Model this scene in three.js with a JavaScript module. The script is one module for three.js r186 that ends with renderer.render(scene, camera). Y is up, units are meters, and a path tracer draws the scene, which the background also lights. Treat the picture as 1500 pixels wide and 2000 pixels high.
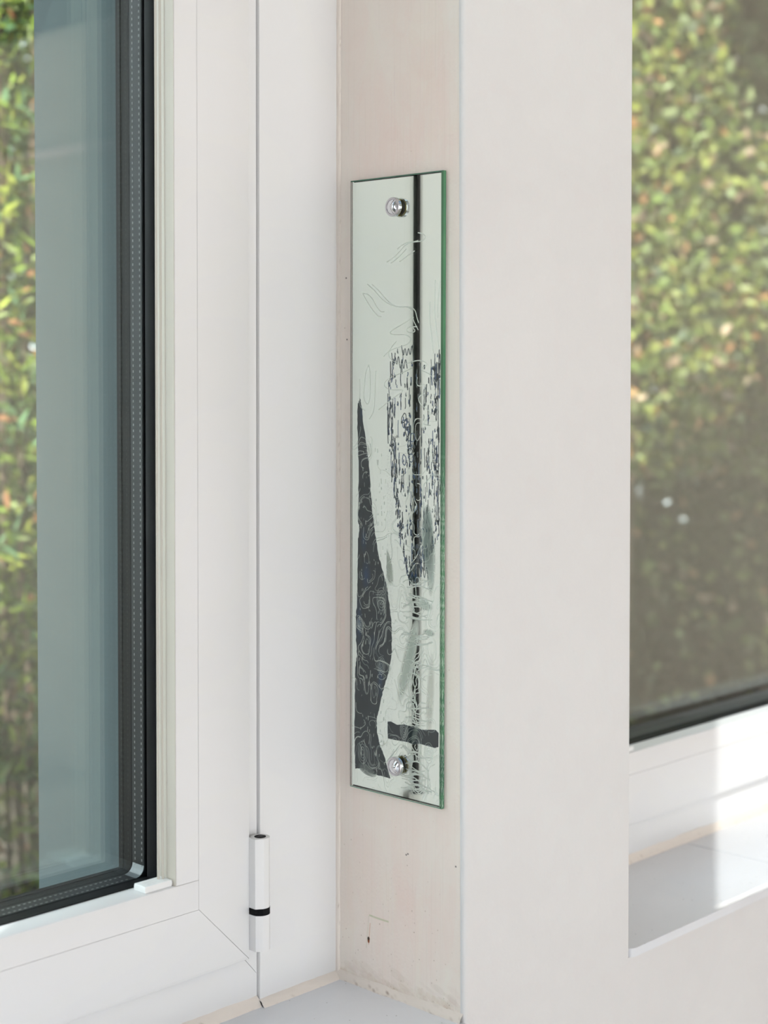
import * as THREE from 'three';
import { mergeGeometries, toCreasedNormals } from 'three/addons/utils/BufferGeometryUtils.js';

// ---------------------------------------------------------------- camera, sky, sun, exposure
const EYE = new THREE.Vector3(-1.2856, 0.6975, 1.298);
const camera = new THREE.PerspectiveCamera(2 * Math.atan(1000 / 3102.15) * 180 / Math.PI, 0.75, 0.05, 200);
{
  const yaw = 0.761106, pitch = -0.0359226;
  camera.position.copy(EYE);
  camera.lookAt(EYE.x + Math.cos(yaw) * Math.cos(pitch), EYE.y + Math.sin(pitch), EYE.z - Math.sin(yaw) * Math.cos(pitch));
  camera.rotateZ(0.00189);
  camera.setViewOffset(1500, 2000, 0, 152.7, 1500, 2000);   // the lens is shifted down a little
  camera.focus = 1.78;
  camera.userData.fStop = 3.6;
}
const scene = new THREE.Scene();
const SUN = new THREE.Vector3(-1.6, 1.371, 1.0).normalize();
// a computed sky: blue overhead, paler to the horizon, with loose white clouds
{
  const W = 512, H = 256, d = new Float32Array(W * H * 4);
  const h3 = (x, y, z) => { let n = Math.imul(x | 0, 374761393) + Math.imul(y | 0, 668265263) + Math.imul(z | 0, 2147483647 / 3 | 0); n = Math.imul(n ^ (n >>> 13), 1274126177); return ((n ^ (n >>> 16)) >>> 0) / 4294967296; };
  const n3 = (x, y, z) => { const a = Math.floor(x), b = Math.floor(y), c = Math.floor(z), s = (t) => t * t * (3 - 2 * t), u = s(x - a), v = s(y - b), w = s(z - c), L = THREE.MathUtils.lerp; return L(L(L(h3(a, b, c), h3(a + 1, b, c), u), L(h3(a, b + 1, c), h3(a + 1, b + 1, c), u), v), L(L(h3(a, b, c + 1), h3(a + 1, b, c + 1), u), L(h3(a, b + 1, c + 1), h3(a + 1, b + 1, c + 1), u), v), w); };
  for (let y = 0; y < H; y++) for (let x = 0; x < W; x++) {
    const up = ((y + 0.5) / H - 0.5) * Math.PI, az = ((x + 0.5) / W - 0.5) * 2 * Math.PI, s = Math.max(0, Math.sin(up));
    const k = 2.2 / (s + 0.35), px = Math.cos(up) * Math.cos(az) * k, pz = Math.cos(up) * Math.sin(az) * k;
    const c = THREE.MathUtils.smoothstep(0.55 * n3(px * 1.3, 4, pz * 1.3) + 0.3 * n3(px * 2.9, 9, pz * 2.9) + 0.15 * n3(px * 6, 2, pz * 6), 0.36, 0.60);
    const q = 1 - Math.pow(1 - s, 3), o = (y * W + x) * 4;
    [[0.92, 0.42], [0.97, 0.60], [1.02, 0.92]].forEach(([a, b], i) => { d[o + i] = THREE.MathUtils.lerp(THREE.MathUtils.lerp(a, b, q), [1.12, 1.12, 1.12][i], c * 0.9); });
    d[o + 3] = 1;
  }
  const t = new THREE.DataTexture(d, W, H, THREE.RGBAFormat, THREE.FloatType);
  t.mapping = THREE.EquirectangularReflectionMapping; t.magFilter = THREE.LinearFilter; t.minFilter = THREE.LinearFilter; t.needsUpdate = true;
  scene.background = t; scene.environment = t;
}
scene.environmentIntensity = 1.0;
scene.backgroundIntensity = 1.0;
const sun = new THREE.DirectionalLight(new THREE.Color().setRGB(1, 0.93, 0.84), 5.5);
sun.name = 'sun';
sun.position.copy(SUN).multiplyScalar(20);
sun.target.position.set(0, 0, 0);
sun.castShadow = true;
sun.shadow.radius = 0.3;
sun.shadow.mapSize.set(4096, 4096);
Object.assign(sun.shadow.camera, { left: -9, right: 9, top: 9, bottom: -9, near: 1, far: 45 });
scene.add(sun, sun.target);
const renderer = new THREE.WebGLRenderer({ antialias: true });
renderer.shadowMap.enabled = true;
renderer.toneMapping = THREE.LinearToneMapping;
renderer.toneMappingExposure = 4.1;

// ---------------------------------------------------------------- helpers
let seed = 12345;
const rnd = () => { seed = (seed + 0x6d2b79f5) | 0; let t = Math.imul(seed ^ (seed >>> 15), 1 | seed); t = (t + Math.imul(t ^ (t >>> 7), 61 | t)) ^ t; return ((t ^ (t >>> 14)) >>> 0) / 4294967296; };
const rr = (a, b) => a + (b - a) * rnd();
const hash2 = (x, y) => { let n = Math.imul(x | 0, 374761393) + Math.imul(y | 0, 668265263); n = Math.imul(n ^ (n >>> 13), 1274126177); return ((n ^ (n >>> 16)) >>> 0) / 4294967296; };
function noise2(x, y, per = 0) {
  const ix = Math.floor(x), iy = Math.floor(y), fx = x - ix, fy = y - iy, w = (i) => (per ? ((i % per) + per) % per : i);
  const s = fx * fx * (3 - 2 * fx), t = fy * fy * (3 - 2 * fy), L = THREE.MathUtils.lerp;
  return L(L(hash2(w(ix), w(iy)), hash2(w(ix + 1), w(iy)), s), L(hash2(w(ix), w(iy + 1)), hash2(w(ix + 1), w(iy + 1)), s), t);
}
const used = new Map();
function numbered(name) { const n = used.get(name) ?? 0; used.set(name, n + 1); return n ? name + '_' + String(n).padStart(3, '0') : name; }
function shadows(o) { o.castShadow = true; o.receiveShadow = true; return o; }
// one named mesh under a parent (top-level names are numbered, parts may share a name)
function part(name, geos, mat, parent = scene) {
  const list = [].concat(geos).map((g) => (g.index ? g.toNonIndexed() : g));
  const g = list.length > 1 ? mergeGeometries(list) : list[0];
  const m = shadows(new THREE.Mesh(g, mat));
  m.name = parent === scene ? numbered(name) : name;
  parent.add(m);
  return m;
}
function tag(o, label, category, group) { o.userData.label = label; if (category) o.userData.category = category; if (group) o.userData.group = group; return o; }
function struct(name, geos, mat, label) { const m = part(name, geos, mat); m.userData.kind = 'structure'; if (label) m.userData.label = label; return m; }
function group(name, x = 0, y = 0, z = 0) { const g = new THREE.Group(); g.name = numbered(name); g.position.set(x, y, z); scene.add(g); return g; }

// uv in metres from the face's own direction
function metreUV(g) {
  const p = g.attributes.position, n = g.attributes.normal, uv = new Float32Array(p.count * 2);
  for (let i = 0; i < p.count; i++) {
    const ax = Math.abs(n.getX(i)), ay = Math.abs(n.getY(i)), az = Math.abs(n.getZ(i));
    const a = ax > ay && ax > az ? [p.getZ(i), p.getY(i)] : ay > az ? [p.getX(i), p.getZ(i)] : [p.getX(i), p.getY(i)];
    uv[i * 2] = a[0]; uv[i * 2 + 1] = a[1];
  }
  g.setAttribute('uv', new THREE.BufferAttribute(uv, 2));
  return g;
}
// a polygon swept along an axis; each end is a number or a function of the polygon's point
//   axis 'x': points are [z, y];  axis 'y': points are [x, z];  axis 'z': points are [x, y]
function prism(pts, axis, a0, a1) {
  const f0 = typeof a0 === 'function' ? a0 : () => a0, f1 = typeof a1 === 'function' ? a1 : () => a1;
  const area = THREE.ShapeUtils.area(pts.map((p) => new THREE.Vector2(p[0], p[1])));
  const P = area < 0 ? pts.slice().reverse() : pts, n = P.length;
  const at = (p, a) => (axis === 'x' ? [a, p[1], p[0]] : axis === 'y' ? [p[0], a, p[1]] : [p[0], p[1], a]);
  const flip = axis !== 'z';
  const tri = [], out = (a, b, c) => (flip ? tri.push(...a, ...c, ...b) : tri.push(...a, ...b, ...c));
  const lo = P.map((p) => at(p, f0(p))), hi = P.map((p) => at(p, f1(p)));
  for (let i = 0; i < n; i++) { const j = (i + 1) % n; out(lo[i], lo[j], hi[j]); out(lo[i], hi[j], hi[i]); }
  for (const [a, b, c] of THREE.ShapeUtils.triangulateShape(P.map((p) => new THREE.Vector2(p[0], p[1])), [])) { out(hi[a], hi[b], hi[c]); out(lo[a], lo[c], lo[b]); }
  const g = new THREE.BufferGeometry();
  g.setAttribute('position', new THREE.BufferAttribute(new Float32Array(tri), 3));
  g.computeVertexNormals();
  return metreUV(P.length > 7 ? toCreasedNormals(g, 0.55) : g);
}
// fillets: points may carry a radius as third entry
function round(pts, n = 4) {
  const out = [];
  pts.forEach((p, i) => {
    const r = p[2] ?? 0;
    if (!r) { out.push([p[0], p[1]]); return; }
    const a = pts[(i + pts.length - 1) % pts.length], b = pts[(i + 1) % pts.length];
    const u = new THREE.Vector2(a[0] - p[0], a[1] - p[1]).normalize(), v = new THREE.Vector2(b[0] - p[0], b[1] - p[1]).normalize();
    const half = Math.acos(THREE.MathUtils.clamp(u.dot(v), -1, 1)) / 2, t = r / Math.tan(half);
    const s = [p[0] + u.x * t, p[1] + u.y * t], e = [p[0] + v.x * t, p[1] + v.y * t];
    for (let k = 0; k <= n; k++) { const w = k / n, q = 1 - w; out.push([q * q * s[0] + 2 * q * w * p[0] + w * w * e[0], q * q * s[1] + 2 * q * w * p[1] + w * w * e[1]]); }
  });
  return out;
}
function box(x0, x1, y0, y1, z0, z1, r = 0) {
  if (!r) return prism([[x0, y0], [x1, y0], [x1, y1], [x0, y1]], 'z', z0, z1);
  return prism(round([[x0, z0, r], [x1, z0, r], [x1, z1, r], [x0, z1, r]], 3), 'y', y0, y1);
}

// ---------------------------------------------------------------- procedural textures and materials
function dataTexture(w, h, f, srgb = false) {
  const d = new Uint8Array(w * h * 4);
  for (let y = 0; y < h; y++) for (let x = 0; x < w; x++) { const c = f(x, y); const o = (y * w + x) * 4; for (let k = 0; k < 3; k++) d[o + k] = Math.max(0, Math.min(255, Math.round(c[k]))); d[o + 3] = 255; }
  const t = new THREE.DataTexture(d, w, h);
  t.magFilter = THREE.LinearFilter; t.minFilter = THREE.LinearMipmapLinearFilter; t.generateMipmaps = true; t.wrapS = t.wrapT = THREE.RepeatWrapping;
  if (srgb) t.colorSpace = THREE.SRGBColorSpace;
  t.needsUpdate = true;
  return t;
}
const per = (x, y, f) => noise2(x * f, y * f, f);
// roller-painted plaster: fine stipple and faint vertical brush drag, one tile = 0.3 m
const plasterBump = dataTexture(512, 512, (x, y) => { const u = x / 512, v = y / 512; const k = 110 * per(u, v, 128) + 70 * per(u, v, 64) + 45 * noise2(u * 96, v * 8, 8) + 30 * per(u, v, 12); return [k, k, k]; });
plasterBump.repeat.set(1 / 0.3, 1 / 0.3);
const plasterTone = dataTexture(256, 256, (x, y) => { const u = x / 256, v = y / 256; const k = 0.5 * per(u, v, 4) + 0.3 * per(u, v, 8) + 0.2 * per(u, v, 32); return [242 + 8 * k, 240 + 10 * k, 238 + 10 * k]; }, true);
plasterTone.repeat.set(1 / 0.9, 1 / 0.9);
const lacquerTone = dataTexture(256, 256, (x, y) => { const u = x / 256, v = y / 256; const k = 0.6 * per(u, v, 3) + 0.4 * per(u, v, 7); return [247 + 6 * k, 247 + 6 * k, 246 + 7 * k]; }, true);
lacquerTone.repeat.set(1 / 0.7, 1 / 0.7);

const std = (o) => new THREE.MeshStandardMaterial(o);
const phys = (o) => new THREE.MeshPhysicalMaterial(o);
const col = (r, g, b) => new THREE.Color().setRGB(r, g, b);
const M = {
  wall: std({ color: col(0.80, 0.80, 0.80), roughness: 0.75, map: plasterTone, bumpMap: plasterBump, bumpScale: 0.0004 }),
  lacquer: std({ color: col(0.83, 0.825, 0.815), roughness: 0.38, map: lacquerTone }),
  bead: std({ color: col(0.62, 0.575, 0.50), roughness: 0.4, map: lacquerTone }),
  groove: std({ color: col(0.06, 0.055, 0.05), roughness: 0.9 }),
  rubber: phys({ color: col(0.005, 0.005, 0.006), roughness: 0.6, specularIntensity: 0.25 }),
  blackEdge: phys({ color: col(0.005, 0.004, 0.0045), roughness: 0.5, specularIntensity: 0.3 }),
  spacer: std({ color: col(0.020, 0.020, 0.022), roughness: 0.5, metalness: 0.2 }),
  spacerDot: std({ color: col(0.2, 0.2, 0.2), roughness: 0.5 }),
  pane: phys({ color: col(0.975, 0.99, 0.98), roughness: 0, transmission: 1, thickness: 0, ior: 1.25 }),
  coatedPane: phys({ color: col(0.96, 0.985, 0.975), roughness: 0, transmission: 1, thickness: 0, ior: 1.68 }),
  sunDimGlass: phys({ color: col(0.38, 0.40, 0.42), roughness: 0, transmission: 1, thickness: 0, ior: 1.5 }),
  sill: std({ color: col(0.84, 0.85, 0.865), roughness: 0.3 }),
  plastic: std({ color: col(0.84, 0.84, 0.82), roughness: 0.45 }),
  cord: std({ color: col(0.58, 0.53, 0.46), roughness: 0.8 }),
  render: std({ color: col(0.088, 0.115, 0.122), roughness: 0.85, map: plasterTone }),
  metalSill: std({ color: col(0.55, 0.56, 0.57), roughness: 0.45, metalness: 0.2 }),
  chrome: std({ color: col(0.76, 0.76, 0.78), roughness: 0.04, metalness: 1 }),
  chromeSatin: std({ color: col(0.60, 0.585, 0.61), roughness: 0.18, metalness: 1 }),
  cornerKey: std({ color: col(0.16, 0.17, 0.18), roughness: 0.3, metalness: 0.4 }),
  brass: std({ color: col(0.55, 0.40, 0.10), roughness: 0.3, metalness: 1 }),
  tan: std({ color: col(0.62, 0.54, 0.46), roughness: 0.7, map: plasterTone }),
  timber: std({ color: col(0.05, 0.035, 0.025), roughness: 0.6 }),
  terracotta: std({ color: col(0.50, 0.22, 0.14), roughness: 0.7 }),
  rail: std({ color: col(0.85, 0.68, 0.62), roughness: 0.6 }),
  veilPanel: std({ color: col(0.74, 0.60, 0.50), roughness: 0.6 }),
  ceiling: std({ color: col(0.78, 0.77, 0.75), roughness: 0.9 }),
  soil: std({ color: col(0.06, 0.045, 0.033), roughness: 1 }),
  bark: std({ color: col(0.09, 0.06, 0.045), roughness: 0.95 }),
};

// ---------------------------------------------------------------- the room shell
const CEIL = 2.3, FLOOR = -0.9, ROOF = 2.42, HEAD = 1.75, PZ = 0.1955;
// floor boards
{
  const boards = group('floor'); boards.userData.kind = 'structure'; boards.userData.label = 'pale oak board floor of the room';
  const mats = [0, 1, 2].map((k) => std({ color: col(0.50 + 0.04 * k, 0.45 + 0.035 * k, 0.40 + 0.03 * k), roughness: 0.45 }));
  for (let k = 0; k < 25; k++) part('plank', box(-4.5, 2.5, FLOOR - 0.04, FLOOR, 0.19 + k * 0.234 + 0.001, 0.19 + (k + 1) * 0.234 - 0.001), mats[k % 3], boards);
}
// parapet under the windows, lintel over them
struct('wall_front', [box(-4.7, 2.7, FLOOR - 0.1, -0.0105, -0.10, PZ - 0.0005), box(-4.7, 2.7, HEAD, ROOF, -0.10, PZ)], M.wall, 'white painted wall under and over the windows');
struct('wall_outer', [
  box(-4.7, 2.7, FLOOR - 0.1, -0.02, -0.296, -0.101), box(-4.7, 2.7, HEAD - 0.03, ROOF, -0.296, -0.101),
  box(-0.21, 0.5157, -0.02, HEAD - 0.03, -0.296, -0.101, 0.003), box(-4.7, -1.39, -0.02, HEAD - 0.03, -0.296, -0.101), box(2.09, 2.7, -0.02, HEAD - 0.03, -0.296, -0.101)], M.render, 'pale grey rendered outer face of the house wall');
// the pier between the two windows: it leans by a few millimetres, as old plaster does
{
  const g = prism(round([[0.004, -0.101], [0.3068, -0.101], [0.3068, PZ, 0.0025], [0.0, PZ, 0.0055], [0.0, 0.1892], [0.004, 0.1892]], 6), 'y', -0.0105, HEAD);
  const p = g.attributes.position;
  for (let i = 0; i < p.count; i++) {
    const y = p.getY(i);
    if (p.getZ(i) > 0.17) p.setZ(i, p.getZ(i) - 0.0065 * y);
    if (p.getX(i) > 0.29) p.setX(i, p.getX(i) + 0.0037 * y);
  }
  g.computeVertexNormals();
  struct('wall_pier', g, M.wall, 'white plastered wall pier between the two windows');
}
struct('wall_left', box(-4.7, -4.5, FLOOR, ROOF, PZ, 6.2), M.wall);
struct('wall_right', box(2.5, 2.7, FLOOR, ROOF, PZ, 6.2), M.tan, 'tan wall at the right end of the room');
struct('wall_back', [box(-4.5, -3.6, FLOOR, CEIL, 6.0, 6.2), box(1.6, 2.5, FLOOR, CEIL, 6.0, 6.2), box(-3.6, 1.6, 1.7, CEIL, 6.0, 6.2)], M.wall);
struct('trim_1', box(2.44, 2.5, 2.1, CEIL, PZ, 6.0), M.timber, 'dark timber wall plate on the right wall');
struct('trim_2', box(2.46, 2.5, 1.59, 1.615, 2.6, 6.0), M.rail, 'pale pink rail on the right wall');
struct('added_trim_8', box(2.47, 2.5, FLOOR, 2.1, PZ, 3.2), M.veilPanel, 'unseen pale panel added to brighten the haze in the right glass');  // added reflector panel; its reflection makes the haze in the right window
struct('added_sun_block', box(-2.6, 2.7, CEIL + 0.02, ROOF, 6.2, 8.4), M.ceiling, 'unseen flat slab added outside the back to block the sun');  // unseen overhang added to keep the sun off the floor at the back
// ceiling and flat roof; roof-light openings shaped and added to steer the light
const LX0 = -4.3, LX1 = -0.9, LZ0 = 0.4, LZ1 = 1.957, BX0 = -4.2, BX1 = -2.2, BZ0 = 3.2, BZ1 = 5.5;
struct('ceiling', [box(-4.7, LX0, CEIL, ROOF, PZ, 6.2), box(LX1, 2.7, CEIL, ROOF, PZ, 6.2), box(LX0, LX1, CEIL, ROOF, PZ, LZ0), box(LX0, LX1, CEIL, ROOF, LZ1, BZ0), box(LX0, BX0, CEIL, ROOF, BZ0, BZ1), box(BX1, LX1, CEIL, ROOF, BZ0, BZ1), box(LX0, LX1, CEIL, ROOF, BZ1, 6.2)], M.ceiling, 'white ceiling with an open roof light');
struct('added_skylight_pane', box(LX0, LX1, ROOF + 0.002, ROOF + 0.012, LZ0, LZ1), M.sunDimGlass, 'added tinted glass that dims the sun in the roof light');  // tinted glass added to weaken the sun patches on the sashes
struct('added_skylight_pane', box(BX0, BX1, ROOF + 0.002, ROOF + 0.012, BZ0, BZ1), M.sunDimGlass, 'tinted glass of a second roof light added to brighten the room');  // second roof light added for more light from above
struct('added_shadow_block', prism([[-3.98, 2.6], [-3.34, 2.6], [-3.34, 2.2], [-3.98, 2.2]].map(([x, z]) => [x, z]), 'y', ROOF, 5.2), M.terracotta, 'unseen block added on the flat roof to shade the windows');  // unseen block added to cast the edges of the sun patches

// right-hand reveal of the left window: cream paint with marks
{
  const W = 320, H = 2048, c = document.createElement('canvas'); c.width = W; c.height = H;
  const g = c.getContext('2d'), Y = (y) => H - (y + 0.02) / 1.30 * H, X = (z) => (z + 0.01) / 0.20 * W;
  g.fillStyle = 'rgb(247,240,232)'; g.fillRect(0, 0, W, H);
  for (let k = 0; k < 420; k++) { const warm = rnd() < 0.5; g.fillStyle = warm ? 'rgba(236,222,212,0.06)' : 'rgba(236,234,220,0.06)'; g.beginPath(); g.ellipse(rr(0, W), rr(0, H), rr(10, 60), rr(30, 160), 0, 0, 7); g.fill(); }
  for (let k = 0; k < 300; k++) { g.strokeStyle = 'rgba(170,150,125,' + rr(0.015, 0.05) + ')'; g.lineWidth = rr(0.6, 1.6); const x = rr(0, W), y = rr(0, H); g.beginPath(); g.moveTo(x, y); g.lineTo(x + rr(-2, 2), y + rr(40, 300)); g.stroke(); }
  // grime low down, near the caulk
  for (let k = 0; k < 240; k++) { g.fillStyle = 'rgba(150,125,95,' + rr(0.01, 0.05) + ')'; g.beginPath(); g.ellipse(rr(0, W), Y(Math.abs(rr(0, 0.03)) * rnd()), rr(3, 22), rr(2, 9), 0.35, 0, 7); g.fill(); }
  for (let k = 0; k < 130; k++) { g.fillStyle = 'rgba(110,85,60,' + rr(0.15, 0.5) + ')'; g.fillRect(rr(0, W), Y(rr(-0.01, 1.2) * rnd() * rnd()), rr(0.7, 2), rr(0.7, 2)); }
  // nail hole with a rust run, green pencil scuff, small chips
  const nx = X(0.0506), ny = Y(0.056);
  g.fillStyle = 'rgb(120,55,20)'; g.beginPath(); g.ellipse(nx, ny + 2, 2.4, 5, 0, 0, 7); g.fill();
  g.fillStyle = 'rgb(30,18,12)'; g.beginPath(); g.ellipse(nx, ny - 1, 2.6, 3, 0, 0, 7); g.fill();
  g.strokeStyle = 'rgba(190,130,90,0.35)'; g.lineWidth = 2; g.beginPath(); g.moveTo(nx + 4, ny - 30); g.lineTo(nx, ny + 10); g.stroke();
  g.strokeStyle = 'rgba(130,160,85,0.28)'; g.lineWidth = 3; g.beginPath(); g.moveTo(X(0.0515), Y(0.084)); g.quadraticCurveTo(X(0.065), Y(0.083), X(0.082), Y(0.0835)); g.stroke();
  g.strokeStyle = 'rgba(160,170,125,0.12)'; g.beginPath(); g.moveTo(X(0.051), Y(0.083)); g.lineTo(X(0.047), Y(0.045)); g.stroke();
  g.fillStyle = 'rgba(80,70,65,0.8)'; for (const [z, y] of [[0.1085, 0.1655], [0.111, 0.167], [0.1845, 0.893], [0.1815, 0.168], [0.013, 0.81], [0.0145, 0.74]]) g.fillRect(X(z) - 1, Y(y) - 1, 3, 2.4);
  const t = new THREE.CanvasTexture(c); t.colorSpace = THREE.SRGBColorSpace;
  const geo = box(0, 0.0039, -0.0105, HEAD, -0.005, 0.1893);
  const p = geo.attributes.position, uv = geo.attributes.uv;
  for (let i = 0; i < p.count; i++) { if (p.getZ(i) > 0.1) p.setZ(i, p.getZ(i) - 0.0065 * p.getY(i)); uv.setXY(i, (p.getZ(i) + 0.01) / 0.20, (p.getY(i) + 0.02) / 1.30); }
  t.wrapS = t.wrapT = THREE.RepeatWrapping;
  // the plaster skin sits on the pier and runs to just short of its rounded corner
  const bump = plasterBump.clone(); bump.repeat.set(1 / 1.5, 1 / 0.23); 
  M.reveal = std({ color: col(0.98, 0.965, 0.955), roughness: 0.7, map: t, bumpMap: bump, bumpScale: 0.0003 });
  struct('wall_reveal', geo, M.reveal, 'cream painted window reveal with a rusty nail hole and scuffs');
}

// interior sills
{
  const front = (x0, x1, l, r) => prism(round([[x0, -0.02], [x1, -0.02], [x1, 0.1985, r], [x0, 0.1985, l]], 5), 'y', -0.0105, 0);
  const specks = dataTexture(512, 512, (x, y) => { const u = x / 512, v = y / 512; const k = 0.6 * per(u, v, 3) + 0.4 * per(u, v, 9); return [244 + 8 * k, 245 + 8 * k, 246 + 8 * k]; }, true);
  const d = specks.image.data;
  for (let k = 0; k < 90; k++) { const i = (Math.floor(rnd() * 511) * 512 + Math.floor(rnd() * 511)) * 4, t = rr(0.45, 0.85); for (const j of [0, rnd() < 0.4 ? 4 : 0]) { d[i + j] *= t; d[i + j + 1] *= t * 0.97; d[i + j + 2] *= t * 0.92; } }
  specks.repeat.set(1 / 0.4, 1 / 0.4);
  M.sill.map = specks;
  struct('window_sill_1', front(-1.6, -0.0005, 0.004, 0.002), M.sill, 'glossy white sill board under the left window');
  struct('window_sill_2', front(0.3078, 0.7322, 0.010, 0.0005), M.sill, 'white sill slab beside the pier, left of the open joint');
  struct('trim_9', box(0.7315, 0.7360, -0.0104, -0.0022, -0.01, 0.1975), M.groove, 'dark open joint between the two sill slabs at the right window');
  struct('window_sill_3', front(0.7352, 2.3, 0.0005, 0.004), M.sill, 'sunlit white sill slab right of the open joint');
}
// beads of caulk: a lumpy fillet from (top, on the upright) to (foot, on the sill)
function caulk(name, along, a0, a1, top, foot, side, label, rough = 0.06) {
  const n = Math.max(30, Math.round(Math.abs(a1 - a0) / 0.004)), m = 5, pos = [], color = [], idx = [];
  for (let i = 0; i <= n; i++) {
    const a = a0 + (a1 - a0) * i / n, w = 0.88 + 0.17 * noise2(a * 30, 3.3) + rough * noise2(a * 160, 7.7);
    for (let j = 0; j <= m; j++) {
      const s = j / m, h = top * w * (1 - s) ** 1.15 - 0.0008, o = foot * w * s ** 1.15 - 0.0008, bulge = 0.0012 * Math.sin(Math.PI * s) * (0.5 + noise2(a * 90, s * 3));
      const y = h + bulge, q = side * (o + bulge);
      pos.push(...(along === 'x' ? [a, y, q] : along === 'z' ? [q, y, a] : [-h - bulge, a, q]));
      const dirt = Math.max(0, noise2(a * 320, s * 9 + 11) - (rough > 0.1 ? 0.72 : 0.84)) * 2.4 * (s > 0.5 ? 1.2 : 0.2), b = 0.96 + 0.04 * noise2(a * 20, s);
      color.push(0.85 * b * (1 - 0.75 * dirt), 0.775 * b * (1 - 0.85 * dirt), 0.69 * b * (1 - 0.92 * dirt));
      if (i && j) { const k = i * (m + 1) + j; idx.push(k - m - 2, k - m - 1, k, k - m - 2, k, k - 1); }
    }
  }
  const g = new THREE.BufferGeometry();
  g.setAttribute('position', new THREE.BufferAttribute(new Float32Array(pos), 3)); g.setAttribute('color', new THREE.BufferAttribute(new Float32Array(color), 3));
  g.setIndex(idx); g.computeVertexNormals();
  M.caulk ??= std({ vertexColors: true, roughness: 0.6, side: THREE.DoubleSide });
  const s = shadows(new THREE.Mesh(g, M.caulk)); s.name = numbered(name); s.userData.kind = 'structure'; s.userData.label = label; scene.add(s);
  return s;
}
caulk('trim_3', 'x', -1.6, -0.122, 0.0125, 0.0108, 1, 'cream caulk bead along the foot of the left window frame').position.z = -0.004;
caulk('trim_4', 'x', -0.1225, 0.0, 0.0085, 0.0115, 1, 'cream caulk bead under the wide white cover board').position.z = 0;
caulk('trim_5', 'z', 0.0, 0.193, 0.0095, 0.0065, -1, 'dirty caulk bead along the foot of the cream reveal', 0.22);
caulk('trim_6', 'x', 0.307, 2.3, 0.0150, 0.0065, 1, 'pinkish caulk bead along the foot of the right window frame').position.z = -0.004;
caulk('trim_7', 'y', 0.004, HEAD, 0.0035, 0.0055, 1, 'thin painted caulk line up the corner of the reveal').position.z = 0;

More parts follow.
